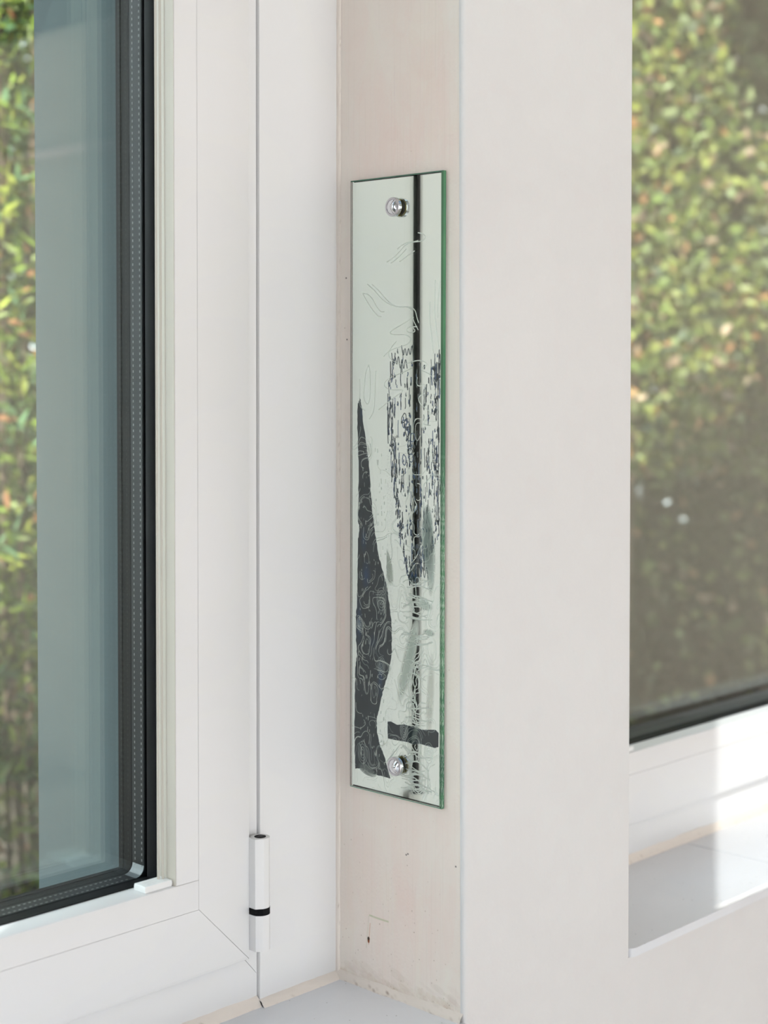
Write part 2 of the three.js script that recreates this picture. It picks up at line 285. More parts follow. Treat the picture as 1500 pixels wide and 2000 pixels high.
// ---------------------------------------------------------------- windows
const ZS = 0.008;          // face of the sash
function makeWindow(name, xl, xr, label) {
  const w = group(name); w.userData.kind = 'structure'; w.userData.label = label;
  for (const s of [1, -1]) {              // right jamb, left jamb
    const X = (d) => (s > 0 ? xr - d : xl + d);
    const P = (pts) => pts.map(([d, z, r]) => [X(d), z, r]);
    const D = (p) => (s > 0 ? xr - p[0] : p[0] - xl);
    // board that covers the joint to the masonry
    part('cover_board', prism(round(P([[-0.0, -0.09], [0.1207, -0.09], [0.1207, 0, 0.0012], [-0.0, 0]])), 'y', 0.0062, HEAD), M.lacquer, w);
    part('joint', prism(P([[0.118, -0.012], [0.125, -0.012], [0.125, -0.009], [0.118, -0.009]]), 'y', 0.0062, HEAD), M.groove, w);
    // fixed frame, its mitre to the foot rail left as a hairline
    part('frame_jamb', prism(P([[0.1219, -0.09], [0.152, -0.09], [0.152, -0.0105], [0.1445, -0.0105], [0.1445, -0.004], [0.1219, -0.004]]), 'y', (p) => 0.0368 + (D(p) - 0.1229) * 1.13, HEAD), M.lacquer, w);
    part('rebate_gasket', prism(P([[0.1452, -0.0104], [0.1515, -0.0104], [0.1515, 0.0044], [0.1445, 0.0044], [0.1445, -0.0030], [0.1398, -0.0030], [0.1398, -0.0039], [0.1452, -0.0039]]), 'y', 0.065, HEAD), M.rubber, w);
    // sash: a lip in front of the frame, the box behind it
    const mitre = (p) => 0.0600 + (D(p) - 0.1430) * (0.0722 / 0.0716);
    part('sash_stile', prism(round(P([[0.1430, 0.0046], [0.1600, 0.0046], [0.1600, 0.002], [0.2146, 0.002], [0.2146, ZS], [0.1430, ZS, 0.0012]])), 'y', (p) => mitre(p) + 0.0003, HEAD), M.lacquer, w);
    part('sash_core', prism(P([[0.155, -0.085], [0.235, -0.085], [0.235, 0.0018], [0.155, 0.0018]]), 'y', 0.072, HEAD), M.groove, w);
    // glazing bead with two small steps on its inner side
    part('glazing_bead', prism(P([[0.2150, 0.001], [0.2450, 0.001], [0.2450, ZS], [0.2150, ZS]]), 'y', 0.16445, HEAD), M.lacquer, w);
    part('bead_side', prism(P([[0.2360, 0.001], [0.2451, 0.001], [0.2451, ZS - 0.0004], [0.2457, ZS - 0.0004], [0.2457, -0.0065], [0.2463, -0.0070], [0.2463, -0.0140], [0.2470, -0.0146], [0.2470, -0.022], [0.2360, -0.022]]), 'y', 0.1640, HEAD), M.bead, w);
    part('glass_gasket', prism(round(P([[0.2360, -0.022], [0.2480, -0.022, 0.001], [0.2474, -0.0385, 0.0008], [0.2360, -0.0395]])), 'y', 0.1640, HEAD), M.rubber, w);
    // edge of the triple glazing: black seal, perforated spacers, outer rebate
    part('edge_seal', prism(P([[0.236, -0.0442], [0.2452, -0.0442], [0.2452, -0.046], [0.236, -0.046]]), 'y', 0.1545, HEAD), M.rubber, w);
    part('spacer', prism(P([[0.236, -0.046], [0.2456, -0.046], [0.2456, -0.0655], [0.236, -0.0655]]), 'y', 0.1640, HEAD), M.spacer, w);
    part('outer_rebate', prism(P([[0.236, -0.0655], [0.2452, -0.0655], [0.2452, -0.0815], [0.2462, -0.0820], [0.2462, -0.089], [0.236, -0.089]]), 'y', 0.150, HEAD), M.blackEdge, w);
    const dots = [];
    for (let y = 0.172; y < HEAD; y += 0.0063) for (const z of [-0.0495, -0.061]) dots.push(box(Math.min(X(0.2455), X(0.24585)), Math.max(X(0.2455), X(0.24585)), y, y + 0.0026, z - 0.0007, z + 0.0007));
    const sd = part('spacer_perforation', dots, M.spacerDot, w); sd.userData.kind = 'stuff';
    // bent corner key of the spacer
    const arc = []; for (let k = 0; k <= 8; k++) { const t = k / 8 * Math.PI / 2; arc.push([X(0.2456 + 0.011 * (1 - Math.cos(t))), 0.1635 + 0.011 * (1 - Math.sin(t))]); }
    for (let k = 8; k >= 0; k--) { const t = k / 8 * Math.PI / 2; arc.push([X(0.2450 + 0.0118 * (1 - Math.cos(t))), 0.1628 + 0.0118 * (1 - Math.sin(t))]); }
    part('corner_key', prism(arc, 'z', -0.0655, -0.046), M.cornerKey, w);
  }
  // foot of the window
  const xa = xl + 0.1219, xb = xr - 0.1219;
  part('frame_rail', [prism([[-0.09, 0.0], [-0.004, 0.0], [-0.004, 0.0362], [-0.09, 0.0362]], 'x', xa, xb),
    prism([[-0.09, 0.0362], [-0.004, 0.0362], [-0.004, 0.0625], [-0.09, 0.0625]], 'x', (p) => xl + 0.1229 + (p[1] - 0.0362) / 1.13, (p) => xr - 0.1229 - (p[1] - 0.0362) / 1.13)], M.lacquer, w);
  const mx = (p) => 0.1430 + (Math.max(p[1], 0.0596) - 0.0600) * (0.0716 / 0.0722) + 0.0003;
  part('sash_rail', prism(round([[0.002, 0.0594, 0.001], [ZS, 0.0594, 0.0042], [ZS, 0.1319], [0.002, 0.1319]], 6), 'x', (p) => xl + mx(p), (p) => xr - mx(p)), M.lacquer, w);
  part('sash_core', prism([[-0.085, 0.072], [0.0018, 0.072], [0.0018, 0.150], [-0.085, 0.150]], 'x', xl + 0.15, xr - 0.15), M.groove, w);
  part('rebate_gasket', prism([[-0.0039, 0.0615], [0.0019, 0.0615], [0.0019, 0.068], [-0.0039, 0.068]], 'x', xl + 0.146, xr - 0.146), M.rubber, w);
  part('glazing_bead', prism(round([[-0.022, 0.1323], [ZS, 0.1323], [ZS, 0.1639, 0.0012], [-0.022, 0.1639]]), 'x', xl + 0.2149, xr - 0.2149), M.lacquer, w);
  part('glass_gasket', prism([[-0.0395, 0.150], [-0.022, 0.150], [-0.022, 0.1652], [-0.0395, 0.1648]], 'x', xl + 0.236, xr - 0.236), M.rubber, w);
  part('edge_seal', prism([[-0.046, 0.1500], [-0.0442, 0.1500], [-0.0442, 0.1631], [-0.046, 0.1631]], 'x', xl + 0.236, xr - 0.236), M.rubber, w);
  part('spacer', prism([[-0.0655, 0.1500], [-0.046, 0.1500], [-0.046, 0.1635], [-0.0655, 0.1635]], 'x', xl + 0.236, xr - 0.236), M.spacer, w);
  part('outer_rebate', prism([[-0.089, 0.1500], [-0.0655, 0.1500], [-0.0655, 0.1631], [-0.0815, 0.1631], [-0.0820, 0.1642], [-0.089, 0.1642]], 'x', xl + 0.236, xr - 0.236), M.blackEdge, w);
  const dots = [];
  for (let x = xl + 0.262; x < xr - 0.262; x += 0.0063) for (const z of [-0.0495, -0.061]) dots.push(box(x, x + 0.0026, 0.1634, 0.1638, z - 0.0007, z + 0.0007));
  part('spacer_perforation', dots, M.spacerDot, w).userData.kind = 'stuff';
  part('frame_head', [box(xl, xr, HEAD - 0.10, HEAD, -0.09, 0.0005), box(xl + 0.143, xr - 0.143, HEAD - 0.17, HEAD - 0.10, -0.085, ZS - 0.001)], M.lacquer, w);
  // three panes of glass
  for (const z of [-0.0398, -0.0670, -0.0812]) part('pane', box(xl + 0.237, xr - 0.237, 0.151, HEAD - 0.16, z - 0.004, z), z > -0.05 ? M.pane : M.coatedPane, w);
  part('outer_sill', box(xl + 0.19, xr - 0.19, -0.02, 0.02, -0.33, -0.0895), M.metalSill, w);
  return w;
}
const window1 = makeWindow('window_1', -1.6, 0, 'white framed casement window with black gaskets, left of the pier');
makeWindow('window_2', 0.3068, 2.3, 'white framed window right of the pier, partly lit by sun');
// the butt hinge on the left window's right stile
{
  const h = new THREE.Group(); h.name = 'hinge'; window1.add(h); h.position.set(-0.1318, 0, 0.0128);
  tag(h, 'white barrel hinge with a black bearing ring');
  const R = 0.0106;
  const ring = (r, n = 40) => Array.from({ length: n }, (_, k) => [r * Math.cos(k / n * 2 * Math.PI), r * Math.sin(k / n * 2 * Math.PI)]);
  // barrel: round in front, a flat leaf running back to the sash
  const barrel = (r, leafX) => { const pts = []; for (let k = 0; k <= 32; k++) { const t = Math.PI * 0.72 - k / 32 * Math.PI * 1.44; pts.push([r * Math.cos(t), r * Math.sin(t)]); } pts.push([leafX, -r * 0.78], [leafX, r * 0.45, 0]); return pts; };
  const up = [prism(barrel(R, -0.0116), 'y', 0.1172, 0.1938)];
  // open top: a rim round a dark socket
  up.push(prism([...ring(R * 0.985)], 'y', 0.1937, 0.1942));
  part('upper_barrel', up, M.lacquer, h);
  part('socket', prism(ring(0.0064), 'y', 0.1941, 0.19455), M.rubber, h);
  part('socket_screw', [prism(ring(0.0028, 6), 'y', 0.1944, 0.19485), prism([[-0.0055, -0.0006], [0.0055, -0.0006], [0.0055, 0.0006], [-0.0055, 0.0006]], 'y', 0.1944, 0.1947)], M.spacer, h);
  part('bearing_ring', [prism(ring(R * 1.02), 'y', 0.1096, 0.1172), prism([[-0.0122, -0.004], [0, -0.004], [0, 0.006], [-0.0122, 0.006]], 'y', 0.1125, 0.1172)], M.rubber, h);
  part('lower_barrel', prism(barrel(R * 1.03, -0.0112), 'y', 0.0702, 0.1096), M.lacquer, h);
  part('flange', prism([[0.004, -0.0126], [0.0128, -0.0126], [0.0128, -0.0085], [0.010, -0.0040], [0.004, -0.0085]], 'y', 0.0702, 0.1150), M.lacquer, h);
}
// feet that hold the guide cords of a pleated blind
function cordFoot(x, y, z, s, label) {
  const t = group('blind_cord_foot', x, y, z);
  tag(t, label, 'cord foot');
  // flat block with curved short ends
  const prof = round([[0, 0.0002], [0.0345, 0.0002, 0.0008], [0.0352, 0.0035], [0.0345, 0.0068, 0.0008], [0, 0.0068, 0.0008], [-0.0007, 0.0035]], 3).map(([a, b]) => [s * a, b]);
  const body = prism(prof, 'z', -0.0185, 0);
  part('foot', body, M.plastic, t);
  const slots = [];
  for (let k = 0; k < 3; k++) slots.push(box(Math.min(s * 0.006, s * 0.020), Math.max(s * 0.006, s * 0.020), 0.00675, 0.0071, -0.0045 - k * 0.0045 - 0.0012, -0.0045 - k * 0.0045));
  part('rib', slots, M.plastic, t);
  for (const [dx, dz] of [[0.0268, -0.0125], [0.0304, -0.0095]]) {
    const c = part('cord', new THREE.CylinderGeometry(0.00075, 0.00075, 1.55, 8), M.cord, t); c.position.set(s * dx, 0.006 + 0.775, dz);
    const e = part('eyelet', new THREE.CylinderGeometry(0.0014, 0.0016, 0.0022, 12), M.cord, t); e.position.set(s * dx, 0.0078, dz);
  }
  return t;
}
cordFoot(-0.2815, 0.1639, 0.0030, 1, 'small white blind-cord foot on the left window sash with two thin cords');
cordFoot(0.5925, 0.1639, 0.0030, -1, 'white blind-cord foot peeping past the pier at the right window');

// ---------------------------------------------------------------- the mirror: a glass plate silvered behind, with an etched and printed drawing
{
  const PW = 140, PH = 690, S = 2.9, W = Math.round(PW * S), H = Math.round(PH * S);
  const ca = document.createElement('canvas'), cb = document.createElement('canvas');
  ca.width = cb.width = W; ca.height = cb.height = H;
  const A = ca.getContext('2d'), B = cb.getContext('2d');       // A: colour; B: g = roughness, b = metalness
  for (const g of [A, B]) { g.scale(S, S); g.lineCap = 'round'; g.lineJoin = 'round'; }
  A.fillStyle = 'rgb(243,247,243)'; A.fillRect(0, 0, PW, PH);
  B.fillStyle = 'rgb(0,6,255)'; B.fillRect(0, 0, PW, PH);
  const curve = (g, p) => { g.beginPath(); g.moveTo(p[0], p[1]); for (let k = 2; k < p.length - 2; k += 2) g.quadraticCurveTo(p[k], p[k + 1], (p[k] + p[k + 2]) / 2, (p[k + 1] + p[k + 3]) / 2); g.lineTo(p[p.length - 2], p[p.length - 1]); };
  const poly = (g, p) => { g.beginPath(); for (let k = 0; k < p.length; k += 2) (k ? g.lineTo(p[k], p[k + 1]) : g.moveTo(p[k], p[k + 1])); g.closePath(); };
  const etch = (p, w = 0.5, a = 0.75) => { A.strokeStyle = 'rgba(250,254,248,' + a + ')'; B.strokeStyle = 'rgba(0,150,205,' + a + ')'; w *= 1.5; for (const g of [A, B]) { g.lineWidth = w; curve(g, p); g.stroke(); } };
  const ink = (p, w, blue = false, a = 1) => { A.strokeStyle = blue ? 'rgba(52,80,128,' + a + ')' : 'rgba(52,66,74,' + a + ')'; B.strokeStyle = 'rgba(0,130,0,' + a + ')'; for (const g of [A, B]) { g.lineWidth = w; curve(g, p); g.stroke(); } };
  const inkFill = (p) => { A.fillStyle = 'rgb(57,68,74)'; B.fillStyle = 'rgb(0,140,0)'; for (const g of [A, B]) { poly(g, p); g.fill(); } };
  // frosted strokes near the top
  const lines = [
    [102.1, 64.3, 109.6, 65.6, 113.4, 69.2, 110.4, 72.9, 102.1, 74.3, 86.9, 73.7, 77.8, 76.6, 71.6, 80.2], [102.1, 72.9, 90, 74.5, 81.6, 77.4, 74.7, 83.7, 67, 88.9, 55.3, 94],
    [84.7, 80.9, 77.8, 86.7, 70.1, 91.3, 61.6, 95.4], [96.9, 83.8, 88.5, 87.2, 80.9, 91.9, 74.7, 94.4],
    [25.3, 117.2, 35.7, 123.9, 43.6, 131, 53.1, 138.1, 65.6, 143, 78, 144.5, 90.2, 143.7, 98.6, 148.4, 100.1, 155.2, 103.2, 161.9], [32.5, 117.8, 42, 124.1, 50.7, 131.8, 59.3, 138.9, 71.8, 144.3, 85.6, 143.8, 94.8, 148.3, 94.1, 157.3, 99.4, 165.2, 102.5, 169.7],
    [18, 127.3, 24.5, 136.1, 32.5, 145.5, 42.1, 153.7, 46.8, 153.9], [24.5, 127.8, 32.5, 131.8, 37.3, 139.9, 45.2, 148.7, 51.5, 148.9], [18.8, 127.3, 27.7, 128.7, 34.1, 135.2],
    [95.6, 156.2, 81.1, 162.6, 67.2, 167.9, 58.7, 172.3, 65.7, 174.7, 84.2, 174.4, 92.6, 178.5, 88.8, 185.1, 75, 188.4, 59.5, 191.6, 50.9, 198.3], [100.9, 166.3, 90.3, 166.1, 84.2, 169.4, 88.8, 172.8, 99.4, 171.9, 94.9, 167.3],
    [127.7, 116.7, 127, 134.9, 126.3, 152.5, 129.4, 170.2, 133.2, 190.1], [134.3, 117.6, 131.5, 135, 130.8, 157], [119.6, 140.2, 118.9, 156.7, 122, 173.4, 125, 195.6],
    [27.4, 207.3, 22.3, 215.6, 21.6, 230.1, 18.8, 244.7, 26, 254, 30.3, 244.6, 30.3, 217.7, 27.4, 207.3], [38.9, 214.6, 37.5, 233.2, 36.8, 259, 28.9, 268.4], [13.6, 223.9, 14.4, 238.5, 12.2, 254.2, 21.7, 259.2],
    [69.9, 182.1, 57.3, 192.1, 60.1, 202.4, 79.7, 208.6, 104.4, 201.6, 119.3, 207.7, 103.1, 212.7, 120.7, 217.7, 128.7, 227.6], [93.5, 211.6, 79.7, 216.7, 60.2, 221.8, 48.9, 230, 60.2, 236.1, 85.3, 234.9, 65.9, 244.2, 43.3, 257.8],
    [101.7, 221.7, 99, 229.8, 107.2, 231.7, 112.6, 227.7, 114, 239.7, 103.2, 241.8, 104.6, 250.8, 119.5, 257.6, 120.8, 263.6, 107.4, 272.9, 120.9, 273.6]];
  // broken vertical ink dashes, thickest at the sides and the foot of their patch
  const left = (y) => (y < 235 ? 63 - (y - 190) * 0.13 : y < 290 ? 57.3 : y < 400 ? 57.5 + (y - 290) * 0.15 : 74 + (y - 400) * 0.37);
  const right = (y) => (y < 395 ? 134.5 : 134.5 - (y - 395) * 0.75);
  const topY = (x) => (x < 72 ? 195 - (x - 58) * 0.2 : x < 95 ? 186 : x < 118 ? 190 + (x - 95) * 1.1 : 213 - (x - 118) * 1.4);
  for (let k = 0; k < 620; k++) {
    const y = 186 + 258 * Math.pow(rnd(), 0.9), l = left(y), r = right(y);
    if (r < l) continue;
    let u = rnd(); if (rnd() < 0.36) u = u < 0.5 ? u * 0.22 : 1 - (1 - u) * 0.22;
    const x = l + (r - l) * u; if (y < topY(x)) continue;
    if (x > 62 && x < 90 && y > 190 && y < 300 && rnd() < 0.30) continue;
    const len = rr(2, 6) + (rnd() < 0.3 ? rr(4, 18) : 0), a = x + rr(-0.7, 0.7);
    const w = rr(0.45, 1.15) * (y > 380 ? 1.2 : 1);
    const pts = [a, y - len / 2]; for (let q = 1; q <= 4; q++) pts.push(a + rr(-0.6, 0.6), y - len / 2 + len * q / 4);
    ink(pts, w, rnd() < 0.3);
    if (rnd() < 0.5) ink([a + rr(-0.5, 0.5), y, a + rr(-0.4, 0.4), y + len * 0.3], w * 1.6, rnd() < 0.3);
  }
  for (const [x0, y0, n] of [[63, 196, 5], [78, 184, 4], [100, 425, 4], [90, 420, 4]]) { const p = []; for (let q = 0; q < n * 2; q++) p.push(x0 + q * 2.6, y0 + (q % 2 ? 18 : 0) + rr(-3, 3)); ink(p, 0.8); }
  ink([58, 228, 62, 262, 64, 290, 68, 318, 71, 350, 77, 365], 0.6); ink([133.5, 192, 131, 240, 133.6, 300, 132, 340, 134, 392], 0.9); ink([57.5, 240, 57, 280, 58, 295], 0.9);
  // a knot of darker loops
  for (let k = 0; k < 9; k++) { const x = 88 + rr(-6, 8), y = 265 + k * 6 + rr(-3, 3), p = []; for (let q = 0; q <= 8; q++) { const t = q / 8 * 6.3; p.push(x + rr(2, 4.5) * Math.cos(t), y + rr(3, 8) * Math.sin(t)); } ink(p, rr(0.5, 0.9), k % 3 !== 0); }
  // soft pale smears
  const smear = (x, y, rx, ry, rot, a, c = '188,198,184') => { for (let k = 0; k < 7; k++) { A.fillStyle = 'rgba(' + c + ',' + a / 4 + ')'; B.fillStyle = 'rgba(0,200,0,' + a / 4 + ')'; for (const g of [A, B]) { g.beginPath(); g.ellipse(x, y, rx * (1 - k * 0.09), ry * (1 - k * 0.07), rot, 0, 7); g.fill(); } } };
  smear(58, 432, 7, 22, -0.25, 0.5); smear(89, 535, 9, 52, 0.28, 0.3); smear(117, 398, 9, 38, 0, 0.55, '120,135,132'); smear(122, 420, 7, 40, 0, 0.4); smear(48, 378, 3, 9, 0, 0.4); smear(112, 470, 14, 6, 0.2, 0.3); smear(120, 500, 9, 4, 0.1, 0.3); smear(122, 570, 6, 50, 0.05, 0.15);
  // meandering contour lines, sparse at the top and dense below
  const cyp = [14, 244.2, 15.9, 253.5, 17, 256.2, 19.5, 276, 23.2, 292.4, 27.6, 316.2, 30.6, 347.2, 33.5, 373.1, 37.9, 397.6, 43.7, 423.1, 50.7, 439.2, 56.6, 455.9, 60.3, 475.4, 63.1, 491.4, 64.1, 511.9, 63.9, 530.9, 58.9, 551.1, 57.3, 555.3, 50.3, 574.7, 44.7, 594.1, 40.8, 605.7, 41.6, 622.4, 46.1, 635.6, 52.5, 645.6, 57.6, 659.2, 62.4, 669.9, 48.9, 670, 35.9, 669.9, 19.1, 666.4, 7.3, 668.5, 5.9, 628, 6.5, 590.2, 6.9, 573.7, 7.3, 552.5, 9.9, 536.4, 8.2, 520.7, 7.8, 494.4, 9.8, 478.4, 10.4, 446.8, 11.3, 404.7, 13.7, 391.7, 11.4, 386, 11.7, 362.7, 11.9, 316.8, 10.1, 278, 10, 252.1, 11.8, 250.1];
  // ragged edge for the dark shape
  const rag = []; for (let k = 0; k < cyp.length; k += 2) { const m = (k + 2) % cyp.length; for (let q = 0; q < 6; q++) { const t = q / 6; rag.push(cyp[k] + (cyp[m] - cyp[k]) * t + rr(-0.55, 0.55), cyp[k + 1] + (cyp[m + 1] - cyp[k + 1]) * t + rr(-0.35, 0.35)); } }
  inkFill(rag);
  for (const [x, y, rx, ry, a] of [[24, 445, 9, 20, 0.8], [13, 500, 6, 34, 0.8], [20, 405, 6, 18, 0.6], [47, 560, 6, 26, 0.7], [55, 440, 4, 20, 0.5], [35, 520, 9, 14, 0.35], [16, 262, 3, 14, 0.5]]) {
    A.save(); poly(A, rag); A.clip(); A.translate(x, y); A.scale(rx, ry); const gr = A.createRadialGradient(0, 0, 0, 0, 0, 1); gr.addColorStop(0, 'rgba(58,92,145,' + a + ')'); gr.addColorStop(1, 'rgba(58,92,145,0)'); A.fillStyle = gr; A.fillRect(-1, -1, 2, 2); A.restore();
  }
  // grain of the print
  for (let k = 0; k < 12000; k++) { const y = rr(245, 670), x = rr(5, 66); A.save(); A.globalAlpha = 0.25; A.fillStyle = rnd() < 0.5 ? 'rgb(40,50,57)' : 'rgb(104,116,120)'; A.fillRect(x, y, 0.35, 0.35); A.restore(); if (k === 0) A.globalAlpha = 1; }
  // restore what grain fell outside the shape
  {
    const keep = (g, fill) => { g.save(); g.beginPath(); g.rect(0, 240, 70, 435); for (let k = 0; k < rag.length; k += 2) (k ? g.lineTo(rag[k], rag[k + 1]) : g.moveTo(rag[k], rag[k + 1])); g.closePath(); g.clip('evenodd'); g.fillStyle = fill; g.fillRect(0, 240, 56, 435); g.restore(); };
    keep(A, 'rgb(243,247,243)'); keep(B, 'rgb(0,6,255)');
  }
  for (let k = 0; k < 190; k++) { const y = rr(300, 665); const p = [rr(12, 58), y]; p.push(p[0] + rr(-0.6, 0.6), y + rr(1, 5)); if (!A.isPointInPath) break; etch(p, rr(0.3, 0.8), 0.85); }
  // horizontal dark bar low on the right
  const bar = [58.1, 606.9, 63, 606, 72.4, 608.4, 84, 606.3, 98.5, 607.2, 110, 608, 129.7, 605, 134.2, 607.9, 133.9, 623, 128.9, 625, 107.1, 623.9, 96, 626, 88.8, 625, 72.5, 625.6, 58.2, 625.6];
  inkFill(bar); smear(99, 615, 4, 12, 0.35, 0.9, '150,160,158'); smear(26, 667, 15, 6, 0.25, 0.9, '150,162,158');
  lines.forEach((p) => etch(p, 0.55, 0.8));
  // flow-like contour lines
  const field = (x, y) => noise2(x / 26 + 5.1, y / 34 + 9.7) + 0.5 * noise2(x / 11 + 1.7, y / 14 + 4.2);
  const inDark = (x, y) => y > 250 && x < 66 && (() => { let c = false; for (let i = 0, j = cyp.length - 2; i < cyp.length; j = i, i += 2) if ((cyp[i + 1] > y) !== (cyp[j + 1] > y) && x < (cyp[j] - cyp[i]) * (y - cyp[i + 1]) / (cyp[j + 1] - cyp[i + 1]) + cyp[i]) c = !c; return c; })();
  const trace = (x, y, n, w, a) => { const p = [x, y]; for (let k = 0; k < n; k++) { const e = 0.4, gx = field(x + e, y) - field(x - e, y), gy = field(x, y + e) - field(x, y - e), m = Math.hypot(gx, gy) + 1e-6; x += -gy / m * 1.3; y += gx / m * 1.3; if (x < 2 || x > 137 || y < 205 || y > 686) break; p.push(x, y); } if (p.length > 8) etch(p, w, a); };
  for (let k = 0; k < 190; k++) { const y = 690 - 400 * Math.pow(rnd(), 1.25); trace(rr(60, 137), y, Math.floor(rr(14, 60)), rr(0.3, 0.55), rr(0.4, 0.75)); }
  for (let k = 0; k < 170; k++) { const y = rr(275, 665), x = rr(8, 62); if (inDark(x, y)) trace(x, y, Math.floor(rr(8, 40)), rr(0.3, 0.48), 0.95); }
  for (let k = 0; k < 30; k++) trace(rr(3, 60), rr(640, 688), Math.floor(rr(12, 30)), 0.4, 0.6);
  for (const [x, y, r] of [[48, 470, 9], [19, 648, 9], [83, 613, 7], [16, 504, 5], [48, 545, 7], [120, 632, 8]]) for (let q = 1; q <= 4; q++) { const p = []; for (let t = 0; t <= 10; t++) p.push(x + r * q / 4 * Math.cos(t * 0.63 + q) * (0.8 + 0.1 * rnd()), y + r * 1.5 * q / 4 * Math.sin(t * 0.63 + q)); etch(p, 0.45, 0.75); }
  // wavering outlines beside the seam in the reflection
  for (let k = 0; k < 4; k++) { const p = []; for (let q = 0; q <= 22; q++) p.push(91 + k * 3.4 + rr(-2.2, 2.2), 535 + q * 3.1 + rr(-1, 1)); etch(p, 0.6, 0.85); }
  // fringe of hatching across the lower part
  for (let k = 0; k < 40; k++) { const y = k < 20 ? rr(446, 520) : k < 25 ? rr(520, 600) : rr(632, 682), x = 88 + rr(-10, 6); etch([x, y + rr(-3, 3), x + rr(5, 10), y + rr(-5, 4), x + rr(13, 20), y + rr(-5, 6), x + 26 + rr(0, 14), y + rr(-5, 5)], rr(0.5, 0.9), 0.85); }
  const tex = (c, srgb) => { const t = new THREE.CanvasTexture(c); if (srgb) t.colorSpace = THREE.SRGBColorSpace; return t; };
  const print = std({ color: col(0.94, 0.955, 0.93), map: tex(ca, true), metalness: 1, roughness: 1 });
  print.metalnessMap = print.roughnessMap = tex(cb, false);
  const glass = phys({ color: col(1, 1, 1), roughness: 0, transmission: 1, thickness: 0.006, ior: 1.52, attenuationColor: col(0.62, 0.88, 0.74), attenuationDistance: 0.12 });

  const m = group('mirror', 0, 0.2285, 0.0257);
  tag(m, 'tall narrow frameless mirror with a dark etched drawing, screwed to the cream reveal', 'mirror');
  // glass plate with chamfered front edges (local: y up, z across, x towards the wall)
  const h = 0.690, d = 0.140, c = 0.0017, x0 = -0.0070, x1 = -0.0012;
  const v = [[x1, 0, 0], [x1, h, 0], [x1, h, d], [x1, 0, d], [x0 + c, 0, 0], [x0 + c, h, 0], [x0 + c, h, d], [x0 + c, 0, d], [x0, c, c], [x0, h - c, c], [x0, h - c, d - c], [x0, c, d - c]];
  const quads = [[0, 1, 2, 3], [8, 11, 10, 9], ...[0, 1, 2, 3].flatMap((k) => { const n = (k + 1) % 4; return [[k, k + 4, n + 4, n], [k + 4, k + 8, n + 8, n + 4]]; })];
  const pos = []; for (const [a, b, e, f] of quads) for (const k of [a, e, b, a, f, e]) pos.push(...v[k]);
  let gg = new THREE.BufferGeometry(); gg.setAttribute('position', new THREE.BufferAttribute(new Float32Array(pos), 3));
  { // make sure that faces look outwards
    const p = gg.attributes.position, mid = new THREE.Vector3((x0 + x1) / 2, h / 2, d / 2), a = new THREE.Vector3(), b = new THREE.Vector3(), e = new THREE.Vector3();
    for (let i = 0; i < p.count; i += 3) { a.fromBufferAttribute(p, i); b.fromBufferAttribute(p, i + 1); e.fromBufferAttribute(p, i + 2); const nrm = b.clone().sub(a).cross(e.clone().sub(a)); if (nrm.dot(a.clone().add(b).add(e).divideScalar(3).sub(mid)) < 0) { p.setXYZ(i + 1, e.x, e.y, e.z); p.setXYZ(i + 2, b.x, b.y, b.z); } }
  }
  gg.computeVertexNormals();
  part('glass_plate', gg, glass, m);
  // silvering just inside the back face, uv across and up
  const sx = x1 - 0.0002, bg = new THREE.BufferGeometry(), e = 0.0012;
  bg.setAttribute('position', new THREE.BufferAttribute(new Float32Array([sx, e, e, sx, e, d - e, sx, h - e, d - e, sx, e, e, sx, h - e, d - e, sx, h - e, e]), 3));
  const q0 = e / d, q1 = 1 - q0, r0 = e / h, r1 = 1 - r0;
  bg.setAttribute('uv', new THREE.BufferAttribute(new Float32Array([q0, r0, q1, r0, q1, r1, q0, r0, q1, r1, q0, r1]), 2));
  bg.computeVertexNormals();
  part('silvered_print', bg, print, m).userData.label = 'etched and printed drawing of a dark tapering tree on silvering';
  // tinted strips imitating light in the plate edges: the side towards the room, and the chamfers at the top and foot
  {
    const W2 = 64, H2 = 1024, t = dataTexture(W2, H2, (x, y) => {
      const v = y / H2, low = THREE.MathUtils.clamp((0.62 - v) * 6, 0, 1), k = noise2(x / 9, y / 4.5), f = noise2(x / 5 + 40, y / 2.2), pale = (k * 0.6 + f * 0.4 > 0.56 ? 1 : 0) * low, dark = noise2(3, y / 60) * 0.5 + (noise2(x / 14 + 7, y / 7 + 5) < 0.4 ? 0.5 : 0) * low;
      return [90 + 85 * pale - 44 * dark, 146 + 56 * pale - 50 * dark, 106 + 72 * pale - 34 * dark];  // pale flecks paint reflections of the etched lines into the edge colour
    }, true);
    M.edgeReflections = std({ color: col(1, 1, 1), map: t, roughness: 0.3 });
    M.chamferReflections = std({ color: col(0.55, 0.56, 0.52), map: t, roughness: 0.3 });
    M.groundEdgeDark = std({ color: col(0.015, 0.12, 0.07), roughness: 0.25 });  // edge tints differ by side, painting in how light falls on the glass
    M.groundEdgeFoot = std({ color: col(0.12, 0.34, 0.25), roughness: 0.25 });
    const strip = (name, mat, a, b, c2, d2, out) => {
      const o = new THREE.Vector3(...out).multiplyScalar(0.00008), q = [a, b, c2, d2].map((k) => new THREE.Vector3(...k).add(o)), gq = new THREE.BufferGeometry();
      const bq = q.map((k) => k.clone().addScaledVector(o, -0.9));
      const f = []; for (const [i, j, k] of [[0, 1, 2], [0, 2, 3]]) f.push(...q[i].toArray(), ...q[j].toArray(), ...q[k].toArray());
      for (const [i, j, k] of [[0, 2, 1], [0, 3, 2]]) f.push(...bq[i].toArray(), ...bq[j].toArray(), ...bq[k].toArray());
      gq.setAttribute('position', new THREE.BufferAttribute(new Float32Array(f), 3));
